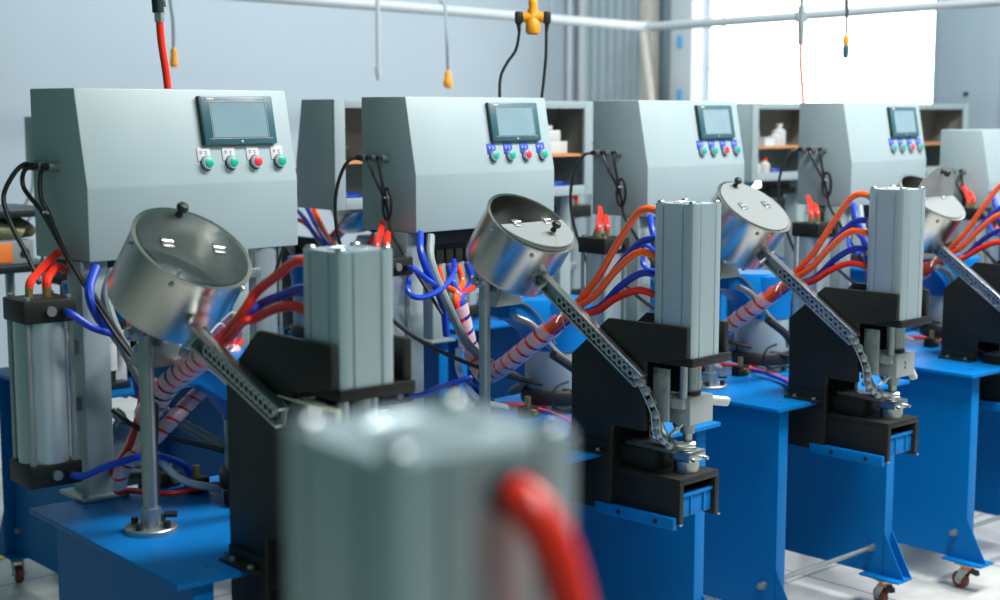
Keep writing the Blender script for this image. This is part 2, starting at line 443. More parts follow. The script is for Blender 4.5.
# booster: square black caps, aluminium barrel with rods
def b_barrel(b):
    b.cyl((.025, .655, .862), (.025, .655, 1.172), .0565, 'aluminium', 32)
    for sx in (-1, 1):
        for sy in (-1, 1): b.cyl((.025 + sx * .048, .655 + sy * .048, .86), (.025 + sx * .048, .655 + sy * .048, 1.175), .0055, 'zinc', 10)
    b.box(.068, .13, .70, .73, .95, .98, 'zinc', .003); b.box(.068, .13, .70, .73, 1.08, 1.11, 'zinc', .003)
def b_cap(b):
    b.box(-.034, .084, .596, .714, -.025, .025, 'black_paint', .004)
    for p in ((-.02, .61), (.07, .61), (-.02, .70), (.07, .70)): b.cyl((p[0], p[1], .024), (p[0], p[1], .032), .007, 'zinc', 6)
    b.cyl((.025, .588, 0), (.025, .6, 0), .011, 'zinc', 14); b.cyl((.055, .58, -.002), (.055, .60, -.002), .009, 'rubber', 14)
def b_fitting(b):
    for x in (.005, .045):
        b.cyl((x, .66, 1.222), (x, .66, 1.245), .009, 'brass', 6)
# press
CC = (.268, -.208)
def cyl_body(z0, z1):
  def body(b):
      # square aluminium extrusion, rounded corners with grooves
      c = CC; h = .061
      def side(k):
          out = []
          a = k * PI / 2
          prof = [(-h, -h + .012), (-h + .004, -h + .004), (-h + .012, -h), (-h + .028, -h), (-h + .029, -h + .004), (-h + .033, -h + .004), (-h + .034, -h),
                  (h - .034, -h), (h - .033, -h + .004), (h - .029, -h + .004), (h - .028, -h), (h - .012, -h)]
          prof = [p for p in prof if p != (-h, -h + .012)]
          for x, y in prof: out.append((c[0] + x * math.cos(a) - y * math.sin(a), c[1] + x * math.sin(a) + y * math.cos(a)))
          return out
      poly = sum((side(k) for k in range(4)), [])
      b.prism(poly, 'z', z0, z1, 'aluminium')
      b.lathe([(.036, z1), (.036, z1 + .0025), (.033, z1 + .0025), (.031, z1 + .0005)], 'aluminium', (c[0], c[1], 0), (0, 0, 1), 32)
  return body
def cyl_bolt(b):
    b.lathe([(.0095, 0), (.0095, .004), (.008, .006), (.005, .006), (.005, .003)], 'chrome', (0, 0, 0), (0, 0, 1), 16)
def frame_plate(u0, u1, dz=0.):
    def f(b):
        poly = [(.106, .60), (.106, .995 + dz), (-.016, 1.099 + dz), (-.266, 1.099 + dz), (-.266, 1.022 + dz), (-.136, 1.0 + dz), (-.14, .825), (-.03, .825), (-.03, .60)]
        b.prism(poly, 'x', u0, u1, 'black_paint', .0015)
        if u0 < .2:
            b.box(u0 - .028, u0, -.028, .10, .7505, .756, 'black_paint'); b.box(u0 - .006, u0, -.028, .10, .7505, .78, 'black_paint')
            for v in (-.0, .07): b.cyl((u0 - .016, v, .756), (u0 - .016, v, .763), .006, 'zinc', 6)
    return f
def press_deck(dz):
    return lambda b: (b.box(.205, .367, -.275, -.06, 1.000 + dz, 1.022 + dz, 'black_paint', .0015), b.box(.225, .345, .06, .10, .62, 1.0 + dz, 'black_paint'))
def press_arm(b):
    b.box(.205, .367, -.243, -.03, .698, .715, 'black_paint', .0015)
    b.box(.205, .221, -.243, -.03, .60, .698, 'black_paint', .001); b.box(.351, .367, -.243, -.03, .60, .698, 'black_paint', .001)
    b.box(.203, .213, -.247, -.24, .598, .602, 'zinc'); b.box(.36, .369, -.247, -.24, .598, .602, 'zinc')
def arm_bracket(b):
    b.box(.190, .2045, -.235, .02, .588, .618, 'blue_paint', .001)
    for v in (-.18, -.06): b.cyl((.191, v, .603), (.186, v, .603), .006, 'rubber', 8)
def drawer(b):
    b.box(.23, .345, -.225, -.05, .618, .662, 'blue_paint', .003); b.box(.226, .349, -.232, -.226, .612, .672, 'blue_paint', .002)
    b.box(.224, .351, -.236, -.222, .664, .674, 'blue_paint', .002)
    for u in (.262, .316): b.box(u - .002, u + .002, -.236, -.23, .615, .664, 'blue_paint')
def rams(dz):
  def f(b):
      for u, v in ((.25, -.215), (.32, -.205)): b.cyl((u, v, .91), (u, v, 1.0 + dz), .010, 'chrome', 16)
      b.cyl((.30, -.20, .91), (.30, -.20, 1.0 + dz), .017, 'zinc', 18); b.cyl((.30, -.20, .915), (.30, -.20, .922), .026, 'rubber', 20)
      b.box(.222, .23, -.19, -.14, .85, .985 + dz, 'cast_grey', .002)
      for v, z in ((-.18, .97), (-.15, .97), (-.18, .93)): b.cyl((.222, v, z), (.217, v, z), .005, 'zinc', 8)
  return f
def ram_block(b):
    b.box(.252, .348, -.235, -.155, .843, .913, 'cast_grey', .003)
    b.prism([(-.155, .913), (-.155, .88), (-.10, .905), (-.10, .913)], 'x', .26, .30, 'cast_grey')
    b.box(.235, .252, -.225, -.15, .885, .91, 'cast_grey', .003)
def punch(b):
    b.lathe([(.019, .0), (.019, .028), (.013, .03), (.011, .05)], 'zinc', (.296, -.195, .843), (0, 0, -1), 18)
    b.tube([(.262, -.12, .87), (.258, -.15, .81), (.265, -.185, .788), (.30, -.215, .786)], .009, 'chrome', 8)
    b.tube([(.246, -.12, .86), (.244, -.15, .80), (.25, -.19, .78), (.29, -.225, .779)], .005, 'chrome', 8)
    b.cyl((.235, -.21, .835), (.275, -.17, .835), .006, 'chrome', 10); b.cyl((.23, -.19, .818), (.262, -.205, .845), .005, 'chrome', 10)
def anvil(b):
    b.box(.228, .34, -.14, -.035, .7155, .77, 'black_paint', .002)
    b.box(.232, .30, -.20, -.045, .77, .782, 'steel_dark', .002)
    b.cyl((.295, -.195, .7155), (.295, -.195, .745), .033, 'chrome', 28)
    b.box(.262, .33, -.228, -.162, .745, .772, 'chrome', .003)
    b.lathe([(.022, .772), (.022, .7735), (.015, .7735), (.013, .772)], 'rubber', (.295, -.195, 0), (0, 0, 1), 24)
    b.cyl((.32, -.228, .752), (.32, -.242, .752), .005, 'chrome', 8); b.cyl((.272, -.228, .752), (.272, -.24, .752), .005, 'chrome', 8)
def press_lever(down):
    def f(b):
        a = Vector((.348, -.20, .893)); e = a + (Vector((.026, -.02, -.07)) if down else Vector((.075, -.03, -.012)))
        d = (e - a); L = d.length; q = Vector((0, 0, 1)).rotation_difference(d.normalized()).to_matrix().to_4x4()
        M = Matrix.Translation(a) @ q
        b.box(-.013, .013, -.009, .009, -.004, L, 'white_plastic', .008, M)
        b.cyl(a - Vector((.01, 0, 0)), a + Vector((.006, 0, 0)), .014, 'zinc', 14)
    return f
def feed_track(b):
    path = catmull([(.176, -.125, .97), (.186, -.148, .93), (.205, -.165, .87), (.215, -.165, .82), (.235, -.185, .79)], 6)
    T, N = frames(path)
    for p, t, n in list(zip(path, T, N))[::3]:
        b.lathe([(.005, -.007), (.012, -.004), (.012, .004), (.005, .007)], 'zinc', p, (1, .2, .1), 10)
        q = p + Vector((.004, .016, .0)); b.box(q.x - .008, q.x + .008, q.y - .006, q.y + .006, q.z - .006, q.z + .006, 'black_paint', .002)
    b.tube([tuple(p + Vector((-.006, .011, 0))) for p in path], .0022, 'zinc', 6, smooth=False)
    b.tube([tuple(p + Vector((-.006, -.013, 0))) for p in path], .0022, 'zinc', 6, smooth=False)
def cyl_wire(b):
    for z in (1.285, 1.215):
        b.tube([(.318, -.17, z), (.335, -.18, z + .006), (.335, -.2, z - .004), (.321, -.23, z - .02)], .0022, 'cable_grey', 6)
# chute
CH0 = Vector((.174, .20, 1.185)); CH1 = Vector((.174, -.14, .955))
def chute(dz):
  def f(b):
      e1 = CH1 + Vector((0, 0, dz)); d = (e1 - CH0); L = d.length; z = d.normalized(); x = Vector((1, 0, 0)); y = z.cross(x).normalized()
      M = Matrix((( x.x, y.x, z.x, CH0.x), (x.y, y.y, z.y, CH0.y), (x.z, y.z, z.z, CH0.z), (0, 0, 0, 1)))
      for s in (-1, 1): b.box(-.012, .012, s * .017 - .003, s * .017 + .003, 0, L, 'chrome', .001, M)
      b.box(.004, .007, -.016, .016, 0, L, 'zinc', 0, M)
      n = 15
      for i in range(n):
          c = M @ Vector((-.004, 0, L * (.22 + .75 * i / n)))
          b.lathe([(.006, -.006), (.0125, -.006), (.0125, .006), (.006, .006), (.006, -.006)], 'chrome', c, x, 10, False, False)
      b.cyl(M @ Vector((-.02, -.02, .02)), M @ Vector((.02, .02, .02)), .006, 'chrome', 8)
  return f
# drum; frame: origin at the rim centre, z along its axis, y towards its raised rear side
def drum_shell(b):
    r = .125
    b.lathe([(.02, -.155), (r - .012, -.155), (r - .003, -.150), (r, -.14), (r, -.004), (r + .003, -.001), (r + .003, .002), (r - .006, .002), (r - .006, -.02), (r - .006, -.13), (.02, -.135)], 'stainless', (0, 0, 0), (0, 0, 1), 56)
    b.lathe([(.004, -.135), (.004, -.05), (.0, -.05)], 'chrome', (-.01, -.01, 0), (0, 0, 1), 10)
    b.lathe([(.05, -.135), (.09, -.118), (.10, -.12)], 'zinc', (0, 0, 0), (0, 0, 1), 40, False, False)
    for a in (PI - .1, .08, -2.2, -.8): b.sphere((math.cos(a) * (r + .001), math.sin(a) * (r + .001), -.018), .006, 'chrome', seg=10)
def half_disc(sgn, z0, z1, m, r=.118):
    def f(b):
        n = 28
        pts = [(r * math.cos(PI * i / n), sgn * r * math.sin(PI * i / n)) for i in range(n + 1)]
        if sgn < 0: pts = pts[::-1]
        b.prism(pts, 'z', z0, z1, m)
    return f
def lid_knob(z):
    def f(b):
        b.lathe([(.008, 0), (.008, .006), (.005, .010), (.011, .016), (.013, .022), (.010, .029), (.003, .031)], 'rubber', (0, .098, z), (0, 0, 1), 18)
    return f
def lid_hinge(b):
    for s in (-1, 1):
        b.box(-.012, .012, s * .008 - .006, s * .008 + .006, .0075, .0095, 'chrome', .0005)
    b.cyl((-.012, 0, .010), (.012, 0, .010), .003, 'chrome', 8)
def drum_post(b):
    b.cyl((.127, .361, .762), (.127, .361, 1.165), .0155, 'zinc', 20)
    b.cyl((.127, .361, .762), (.127, .361, .80), .022, 'zinc', 20)
    b.cyl((.085, .361, 1.172), (.175, .361, 1.172), .011, 'chrome', 14)
    b.lathe([(.008, 0), (.019, .004), (.019, .018), (.012, .022)], 'zinc', (.118, .361, 1.172), (-1, 0, 0), 16)
    b.prism([(.33, 1.14), (.40, 1.14), (.42, 1.21), (.36, 1.25)], 'x', .145, .153, 'zinc')
def post_flange(b):
    b.lathe([(.055, 0), (.055, .009), (.053, .011)], 'zinc', (.127, .361, .7505), (0, 0, 1), 32)
    for k in range(4):
        a = k * PI / 2 + .5; b.cyl((.127 + .04 * math.cos(a), .361 + .04 * math.sin(a), .76), (.127 + .04 * math.cos(a), .361 + .04 * math.sin(a), .775), .008, 'rubber', 10)
    b.cyl((.15, .345, .785), (.172, .33, .785), .007, 'rubber', 8)
# vibrating drive
VC = (.52, .46)
def drive_can(b):
    b.lathe([(.088, .795), (.09, .80), (.09, .945), (.086, .95)], 'grey_paint', (VC[0], VC[1], 0), (0, 0, 1), 40)
def drive_foot(b):
    b.lathe([(.085, .775), (.10, .778), (.103, .785), (.103, .812), (.098, .82), (.088, .82)], 'rubber', (VC[0], VC[1], 0), (0, 0, 1), 40)
    for k in range(3):
        a = k * 2.1 + 3.6; b.cyl((VC[0] + .085 * math.cos(a), VC[1] + .085 * math.sin(a), .7505), (VC[0] + .085 * math.cos(a), VC[1] + .085 * math.sin(a), .78), .013, 'brass', 10)
def drive_housing(b):
    b.lathe([(.094, .935), (.094, .985), (.10, 1.02), (.108, 1.07), (.106, 1.078)], 'blue_paint', (VC[0], VC[1], 0), (0, 0, 1), 40)
    # arched arm carrying the drum
    poly = [(.262, 1.10), (.262, 1.05), (.33, 1.035), (.39, .995), (.43, .945), (.50, .945), (.58, 1.06), (.58, 1.075)]
    b.prism(poly, 'y', .40, .50, 'blue_paint', .003)
    b.tube([(.27, .395, 1.104), (.34, .395, 1.075), (.40, .392, 1.02), (.44, .39, .96)], .004, 'chrome', 6)
    b.prism([(.19, 1.09), (.30, 1.09), (.27, 1.14), (.22, 1.14)], 'y', .38, .46, 'zinc', .002)
def drive_pipe(b):
    b.tube([(.17, .29, 1.075), (.23, .28, 1.045), (.31, .275, .97), (.40, .27, .90), (.43, .28, .86)], .010, 'zinc', 10)
    b.tube([(.3, .27, .96), (.38, .262, .91), (.42, .262, .875)], .013, 'rubber', 10)
# valve block hanging below the box
def valve_block(b):
    b.box(.24, .45, .70, .78, 1.20, 1.235, 'black_paint', .003); b.box(.26, .43, .70, .76, 1.235, 1.275, 'rubber', .003)
    for i in range(5):
        x = .262 + i * .038
        b.box(x, x + .03, .692, .72, 1.18, 1.222, 'black_paint', .002); b.cyl((x + .015, .70, 1.165), (x + .015, .70, 1.185), .008, 'zinc', 10)
    b.cyl((.44, .69, 1.215), (.44, .70, 1.215), .02, 'white_plastic', 20); b.cyl((.44, .686, 1.215), (.44, .69, 1.215), .013, 'bezel_edge', 16)
FV = ((.33, .68), (.355, .59), (.37, .43))
def foot_valve(b):
    for x, y in ((0, 0),):
        b.box(x - .025, x + .025, y - .018, y + .018, .7505, .785, 'black_paint', .004); b.cyl((x, y, .785), (x, y, .812), .009, 'brass', 8)
        b.cyl((x, y - .018, .77), (x, y - .034, .77), .008, 'brass', 8)
def floor_tube(m, o):
    def f(b): b.tube([(.20, .66 + o, .764), (.27, .57 + o, .764), (.33, .555 + o, .766), (.39, .50 + o, .775), (.40, .36 + o, .768), (.33, .20 + o, .764), (.23, .12, .765)], .006, m, 8)
    return f
# hoses from the press cylinder to the sleeve and up to the valve block
HZ = [(1.372, 'orange_hose'), (1.296, 'blue_hose'), (1.262, 'orange_hose'), (1.205, 'blue_hose'), (1.160, 'red_hose')]
SLEEVE = [(.245, .20, 1.06), (.245, .30, .99), (.265, .42, .915), (.31, .53, .868), (.335, .585, .872), (.318, .615, .94), (.295, .62, 1.02), (.285, .63, 1.09)]
SLEEVE_HIGH = [(.215, .12, 1.195), (.225, .24, 1.135), (.24, .36, 1.085), (.245, .46, 1.035), (.25, .54, .975), (.26, .60, .945), (.285, .62, .975), (.31, .62, 1.05), (.30, .63, 1.11)]
def press_hose(i, path, z, high):
    m = 'red_hose' if high and i == 0 else HZ[i][1]; P0 = Vector(path[0])
    ox = (0, .012, -.012, .014, -.004)[i]; oz = (.012, .004, 0, -.012, -.010)[i]
    def f(b):
        lift = (.0, -.0, .005, .01, .012)[i]
        t = P0 + Vector((0, -.05, .035))
        pts = [(.245 + ox, -.146, z), (.24 + ox, -.08, z + lift), (.237 + ox, -.01, z - (z - t.z) * .30 + lift * .5), (.237 + ox, .06, t.z + (z - t.z) * .30 + oz), (t.x + ox, t.y, t.z + oz)]
        pts += [(p[0] + ox * .7, p[1] + (oz * .3), p[2] + oz * .7) for p in path]
        pts += [(.262 + i * .038 + .015, .68, 1.12), (.262 + i * .038 + .015, .70, 1.172)]
        b.tube(pts, .0095, m, 10, 6)
    return f
def hose_elbow(b): b.cyl((.243, -.148, 0), (.243, -.13, 0), .012, 'zinc', 10)
def sleeve(path): return lambda b: b.helix(path, .026, .044, .032, 'sleeve_clear')
def side_sleeve(b):
    pts = [(.45, .55, 1.10), (.36, .50, 1.03), (.30, .50, .985), (.20, .50, .905), (.15, .53, .85), (.15, .56, .79)]
    b.tube(pts, .013, 'red_hose', 8); b.helix(pts, .017, .036, .028, 'sleeve_clear')
def zip_ties(b):
    b.tube([(.22, .17, 1.09), (.245, .165, 1.105), (.27, .17, 1.075), (.245, .175, 1.05), (.22, .17, 1.085), (.19, .16, 1.07)], .002, 'white_plastic', 6)
def conduit(b):
    b.tube([(.19, .64, 1.27), (.155, .60, 1.2), (.19, .57, 1.08), (.26, .56, .96), (.36, .55, .885), (.42, .5, .84), (.44, .56, .80)], .0125, 'cable_grey', 10)
def clear_conduit(b):
    b.tube([(.24, .58, .95), (.235, .57, .88), (.29, .55, .80), (.38, .52, .765)], .009, 'bottle_clear', 8)
def loop_hose(b):
    b.tube([(.07, .60, 1.16), (.04, .57, 1.13), (.08, .565, 1.11), (.16, .57, 1.125), (.24, .60, 1.16), (.30, .66, 1.19)], .008, 'blue_hose', 8)
def thick_blue(b):
    b.tube([(.15, .64, 1.28), (.115, .60, 1.235), (.125, .585, 1.18), (.17, .60, 1.13), (.22, .62, 1.06), (.24, .63, .98)], .0105, 'blue_hose', 10)
def low_blue(b):
    b.tube([(.055, .585, .838), (.07, .56, .838), (.10, .52, .86), (.17, .47, .885), (.24, .54, .86), (.32, .59, .82), (.345, .60, .79)], .008, 'blue_hose', 10)
def upper_blue(b):
    b.tube([(.055, .585, 1.195), (.06, .565, 1.19), (.10, .56, 1.16), (.15, .58, 1.14), (.22, .62, 1.12)], .008, 'blue_hose', 10)
def booster_red(b):
    for dx in (0, .04):
        b.tube([(.005 + dx, .66, 1.24), (.012 + dx * .9, .665, 1.256), (.04 + dx * .8, .69, 1.272), (.075 + dx * .6, .72, 1.290 - dx * .3), (.115 + dx * .3, .76, 1.305 - dx)], .0095, 'red_hose', 8)
def black_long(full): return lambda b: b.tube(([(-.03, .60, 1.08), (.06, .56, 1.0)] if full else [(.15, .58, .97)]) + [(.20, .53, .925), (.36, .52, .865), (.5, .36, .815), (.58, .34, .79), (.55, .3, .765)], .006, 'cable_black', 8)
def black_loop(b):
    b.tube([(.43, .33, .86), (.38, .33, .85), (.36, .33, .81), (.40, .33, .785), (.46, .32, .785), (.52, .30, .77), (.57, .3, .765)], .004, 'cable_black', 8)
def hang_red(b):
    b.tube([(.235, .60, 1.03), (.232, .61, .97), (.21, .63, .87), (.18, .70, .78), (.16, .75, .70), (.17, .74, .55)], .0085, 'red_hose', 8)
# cables from the glands (control box frame)
def cables_loop(b):
    b.tube([(-.02, .20, 1.488), (-.05, .175, 1.492), (-.08, .17, 1.47), (-.10, .18, 1.42), (-.105, .14, 1.36), (-.10, .09, 1.30), (-.10, .04, 1.24)], .0055, 'cable_black', 8)
    b.tube([(-.02, .16, 1.488), (-.045, .18, 1.48), (-.05, .18, 1.44), (-.04, .12, 1.385), (-.03, .06, 1.31), (-.03, -.02, 1.24), (-.01, -.10, 1.14), (.02, -.17, 1.05), (.04, -.18, 1.0), (.035, -.18, .88), (.03, -.19, .78)], .0052, 'cable_black', 8)
    b.tube([(-.02, .115, 1.488), (-.035, .13, 1.475), (-.04, .125, 1.42), (-.032, .11, 1.385), (-.03, .04, 1.29), (-.025, -.035, 1.23), (.0, -.11, 1.13), (.03, -.16, 1.04), (.05, -.14, .98)], .0052, 'cable_black', 8)
    b.tube([(-.042, .112, 1.388), (-.038, .118, 1.384), (-.034, .108, 1.384), (-.04, .106, 1.39)], .003, 'white_plastic', 6)
def cables_tied(b):
    b.tube([(-.02, .20, 1.488), (-.05, .225, 1.48), (-.065, .25, 1.43), (-.07, .265, 1.36), (-.07, .26, 1.28), (-.06, .24, 1.2), (-.05, .2, 1.1)], .0052, 'cable_black', 8)
    for d in (0, .045):
        b.tube([(-.02, .16 - d, 1.488), (-.038, .155 - d, 1.478), (-.036, .13 - d * .6, 1.43), (-.03, .105 - d * .2, 1.385), (-.03, .085, 1.34), (-.03, .07, 1.28), (-.01, .04, 1.22), (.03, .0, 1.13), (.06, -.04, 1.05)], .0048, 'cable_black', 8)
    for k in range(3):
        c = Vector((-.032 - .004 * k, .085 - .004 * k, 1.36))
        b.tube([c + Vector((0, .018 * math.cos(a), .045 * math.sin(a))) for a in [i * PI / 5 + k for i in range(11)]], .004, 'cable_black', 6)
    b.tube([(-.044, .08, 1.378), (-.03, .10, 1.38), (-.022, .085, 1.376), (-.034, .07, 1.376)], .003, 'white_plastic', 6)

def machine(label, pos, yaw, twist, box_dz=0., variant='closed', glands='tied', tags='blue', lid='closed', lever=None,
            table_l=0., table_f=0., press_dv=0., press_du=0., du=0., head_dz=0., cyl_dz=0., drum_du=0., drum_dz=0., boost_du=0., drum_roll=0., drive_du=0., clear=False, group='press machines'):
    R = root('press_machine', label, 'machine', (pos[0], pos[1], 0), yaw, group)
    notch = .192 + press_du
    part('table_top', t_top(notch, table_l, table_f), R, ('top', notch, table_l, table_f))
    for i, (x, s) in enumerate(((.048 + table_l, 0), (.634, 1))):
        p = part('side_panel', side_panel(s), R, ('panel', s), (x, table_f if s == 0 else 0, 0))
        for v in (.02, .66):
            c = part('castor', castor_fork, R, 'castor', (x, v + (table_f if s == 0 else 0), 0), (0, 0, random.uniform(-.5, .5) + (.5 if v > .3 else 0)))
            part('wheel', castor_wheel, c, 'wheel', label='dark red wheel')
    for v in (.07, .62): part('tie_rod', tie_rod, R, 'tie', (0, v + table_f * .0, 0))
    if not clear:
        cz = BZ0 + box_dz
        co = part('column', column(cz), R, ('column', round(cz, 4)), (du, 0, 0)); part('base_plate', column_foot, co, 'colfoot')
        bx = part('control_box', closed_box if variant == 'closed' else open_box, R, 'box' + variant, (.137 + du, .642, box_dz), (0, 0, twist))
        part('screen_bezel', screen_bezel, bx, 'bezel', label='dark teal screen surround'); part('screen_display', screen_display, bx, 'display')
        for u, c in ((.322, 'green'), (.393, 'green'), (.464, 'red'), (.537, 'green')):
            part('push_button', push_button(c + '_button'), bx, c, (u, 0, 0), label=c + ' push button')
            part('button_tag', button_tag('tag_blue' if tags == 'blue' else 'paper_white', 'paper_white' if tags == 'blue' else 'cable_grey'), bx, 'tag' + tags, (u, 0, 0))
        for v in (.20, .16, .115): part('cable_gland', cable_gland, bx, 'gland', (0, v, 1.488))
        part('cable', cables_loop if glands == 'loop' else cables_tied, bx, 'cab' + glands, label='black cables from the side glands')
        if variant == 'open': part('shelf_board', shelf_board, bx, 'shelf', label='orange brown shelf board')
        # booster cylinder
        bo = part('booster_cylinder', b_barrel, R, 'barrel', (du + boost_du, 0, 0)); 
        part('end_cap', b_cap, bo, 'bcap', (0, 0, 1.197), label='black upper end cap'); part('end_cap', b_cap, bo, 'bcap', (0, 0, .84), label='black lower end cap')
        part('hose_fitting', b_fitting, bo, 'bfit'); part('hose', booster_red, R, 'bred', (du + boost_du, 0, 0), label='red hoses on the booster cylinder')
    # press
    po = (press_du + du * 0, press_dv, 0)
    fr = part('press_frame', frame_plate(.192, .2065, head_dz), R, ('plateL', head_dz), po); part('frame_plate', frame_plate(.347, .365, head_dz), fr, ('plateR', head_dz)); part('deck', press_deck(head_dz), fr, ('deck', head_dz))
    ar = part('press_arm', press_arm, R, 'arm', po); part('bracket', arm_bracket, ar, 'armbr', label='blue bracket strip'); part('drawer', drawer, ar, 'drawer', label='blue drawer under the arm')
    an = part('anvil', anvil, R, 'anvil', po)
    ac = part('air_cylinder', cyl_body(1.022 + head_dz, 1.397 + cyl_dz), R, ('acyl', head_dz, cyl_dz), po)
    for sx in (-1, 1):
        for sy in (-1, 1): part('bolt', cyl_bolt, ac, 'abolt', (CC[0] + sx * .048, CC[1] + sy * .048, 1.397 + cyl_dz))
    part('sensor_wire', cyl_wire, ac, 'awire')
    part('guide_rods', rams(head_dz), R, ('rams', head_dz), po)
    rb = part('ram_block', ram_block, R, 'ram', po); part('punch', punch, rb, 'punch')
    if lever: part('lever', press_lever(lever == 'down'), rb, 'lever' + lever, label='white lever handle')
    if clear: return R
    part('feed_track', feed_track, R, 'track', po) if not head_dz else None
    part('chute', chute(head_dz), R, ('chute', head_dz), (drum_du * .75 + press_du, press_dv * .5, 0))
    # drum
    D = part('feed_drum', drum_shell, R, 'drum', (.19 + du + drum_du - .05 * drum_roll, .25, 1.325 + drum_dz), (math.atan2(.58, .81), drum_roll, 0))
    am = 'acrylic_clear' if lid == 'clear' else 'acrylic'
    part('lid', half_disc(-1, .003, .006, am), D, ('lidf', am), label='fixed half of the clear lid')
    flap_rot = {'clear': 0, 'closed': 0, 'folded': PI - .12, 'raised': 1.25}[lid]
    fl = part('lid_flap', lambda b: (half_disc(1, .003, .006, am)(b), lid_knob(.006)(b)), D, ('flap', am), (0, 0, .008 if lid == 'folded' else 0), (flap_rot, 0, 0), label='hinged half of the clear lid with a black knob')
    if lid == 'folded': part('knob', lid_knob(-.031), D, 'fk', (0, .0, 0), None) if False else part('knob', lambda b: b.lathe([(.008, 0), (.008, .006), (.005, .010), (.011, .016), (.013, .022), (.010, .029), (.003, .031)], 'rubber', (.025, -.055, .018)), D, label='black lid knob')
    for x in (-.06, .055): part('hinge', lid_hinge, D, 'hinge', (x, 0, 0))
    pp = part('drum_post', drum_post, R, 'dpost', (du + drum_du, 0, 0)); part('flange', post_flange, pp, 'dfl')
    dc = part('feeder_drive', drive_can, R, 'dcan', (du + drive_du, 0, 0)); part('rubber_foot', drive_foot, dc, 'dfoot', label='black round rubber foot'); part('housing', drive_housing, dc, 'dhous', label='blue arched housing')
    part('support_pipe', drive_pipe, R, 'dpipe', (du, 0, -drive_du))
    part('valve_block', valve_block, R, 'vblock', (du, 0, 0)); [part('foot_valve', foot_valve, R, 'fvalve', (x + du, y, 0)) for x, y in FV]
    part('hose', floor_tube('red_hose', 0), R, 'ftr', (du, 0, 0), label='thin red tube on the table'); part('hose', floor_tube('blue_hose', .018), R, 'ftb', (du, 0, 0), label='thin blue tube on the table')
    path = SLEEVE_HIGH if head_dz else SLEEVE
    zs = {0: 1.346, 1: 1.294, 4: 1.251} if head_dz else {i: HZ[i][0] for i in range(5)}
    for i, z in zs.items():
        part('hose', press_hose(i, path, z, head_dz > 0), R, ('ph', i, head_dz), po, label=('red hose' if head_dz and i == 0 else HZ[i][1].replace('_', ' ')) + ' to the press cylinder')
    for z in zs.values(): part('hose_fitting', hose_elbow, R, 'elbow', (po[0], po[1], z))
    part('spiral_sleeve', sleeve(path), R, ('sleeve', head_dz), po, label='clear pink spiral wrap around the hoses')
    if head_dz: part('spiral_sleeve', side_sleeve, R, 'ssl', (du, 0, 0), label='second pink spiral wrap')
    part('cable_tie', zip_ties, R, 'zip', (po[0], po[1], .12 if head_dz else 0))
    part('conduit', conduit, R, 'conduit', (du, 0, 0), label='grey corrugated conduit'); part('conduit', clear_conduit, R, 'cconduit', (du, 0, 0), label='clear tube')
    glands == 'loop' or part('hose', loop_hose, R, 'loop', (du, 0, 0), label='looped blue hose'); part('hose', thick_blue, R, 'tblue', (du, 0, 0), label='thick blue hose')
    part('hose', low_blue, R, 'lblue', (du, 0, 0), label='blue hose from the lower cap'); part('hose', upper_blue, R, 'ublue', (du, 0, 0), label='blue hose from the upper cap')
    part('cable', black_long(glands != 'loop'), R, ('blong', glands), (du, 0, 0), label='long black cable'); part('cable', black_loop, R, 'bloop', (du, 0, 0), label='looped black cable')
    if glands == 'loop': part('hose', hang_red, R, 'hred', (du, 0, 0), label='red hose hanging to the table')
    return R

G = 'press machines of the front row'
m1 = machine('nearest grey and blue press machine at far left, white button tags', (-.5977, 2.6521), .6887, .1299, .010, glands='loop', tags='white', lid='clear', group=G,
             head_dz=.115, cyl_dz=-.02, press_du=-.030, press_dv=-.016, drum_dz=.022, drum_roll=.17, drive_du=-.06)
m2 = machine('second press machine from the left, drum lid folded open, white lever sideways', (.1277, 3.5989), .7953, .0173, 0, lid='folded', lever='side', group=G)
m3 = machine('third press machine from the left, closed feed drum, white lever pointing down', (.8172, 4.281), .7459, .1014, -.005, lid='closed', lever='down', group=G, boost_du=-.08)
m4 = machine('fourth press machine from the left in front of the window, drum lid raised', (1.6404 - .07, 4.9119 - .06), .7138, .1125, -.009, lid='raised', lever='down',
             group=G, table_l=0., table_f=0., press_dv=.17, press_du=.05, du=.05, drum_du=-.13, boost_du=-.08)
m5 = machine('lower press machine cut off at the right edge of the picture', (2.07 - .137 * .74 + .642 * .67, 6.27 - .137 * .67 - .642 * .74), .74, .1, -.12, lid='closed', lever='down', group=G)
num = bpy.data.curves.new('number_mark', 'FONT'); num.body = '2'; num.size = .03; num.extrude = .0003
tmp = bpy.data.objects.new('number_mark', num); me = bpy.data.meshes.new_from_object(tmp); bpy.data.objects.remove(tmp)
me.materials.clear(); me.materials.append(MATS['bezel_edge'])
no = bpy.data.objects.new('number_mark', me); COL.objects.link(no)
rb3 = [c for c in m3.children if c.name.startswith('ram_block')][0]
no.parent = rb3; no.location = (.288, -.2355, .868); no.rotation_euler = (PI / 2, 0, 0)

# foreground press, very close to the lens
yaw0 = .62; c0 = Vector((-.044, .80, 0))
o0 = c0 - Vector((math.cos(yaw0), math.sin(yaw0), 0)) * CC[0] - Vector((-math.sin(yaw0), math.cos(yaw0), 0)) * (-.201)
m0 = machine('blurred press machine cylinder close to the camera with a red hose', (o0.x, o0.y), yaw0, .1, 0, clear=True, group=G, head_dz=.05, cyl_dz=.05)
def front_hose(b):
    u, z = .280, 1.422
    b.cyl((u, -.26, z), (u, -.276, z), .0135, 'rubber', 16)
    b.tube([(u, -.27, z), (u, -.284, z - .003), (u + .005, -.295, z - .017), (u + .012, -.302, z - .045), (u + .020, -.307, z - .09), (u + .028, -.307, z - .16)], .0116, 'red_hose', 16)
part('hose', front_hose, m0, label='thick red hose bending down')

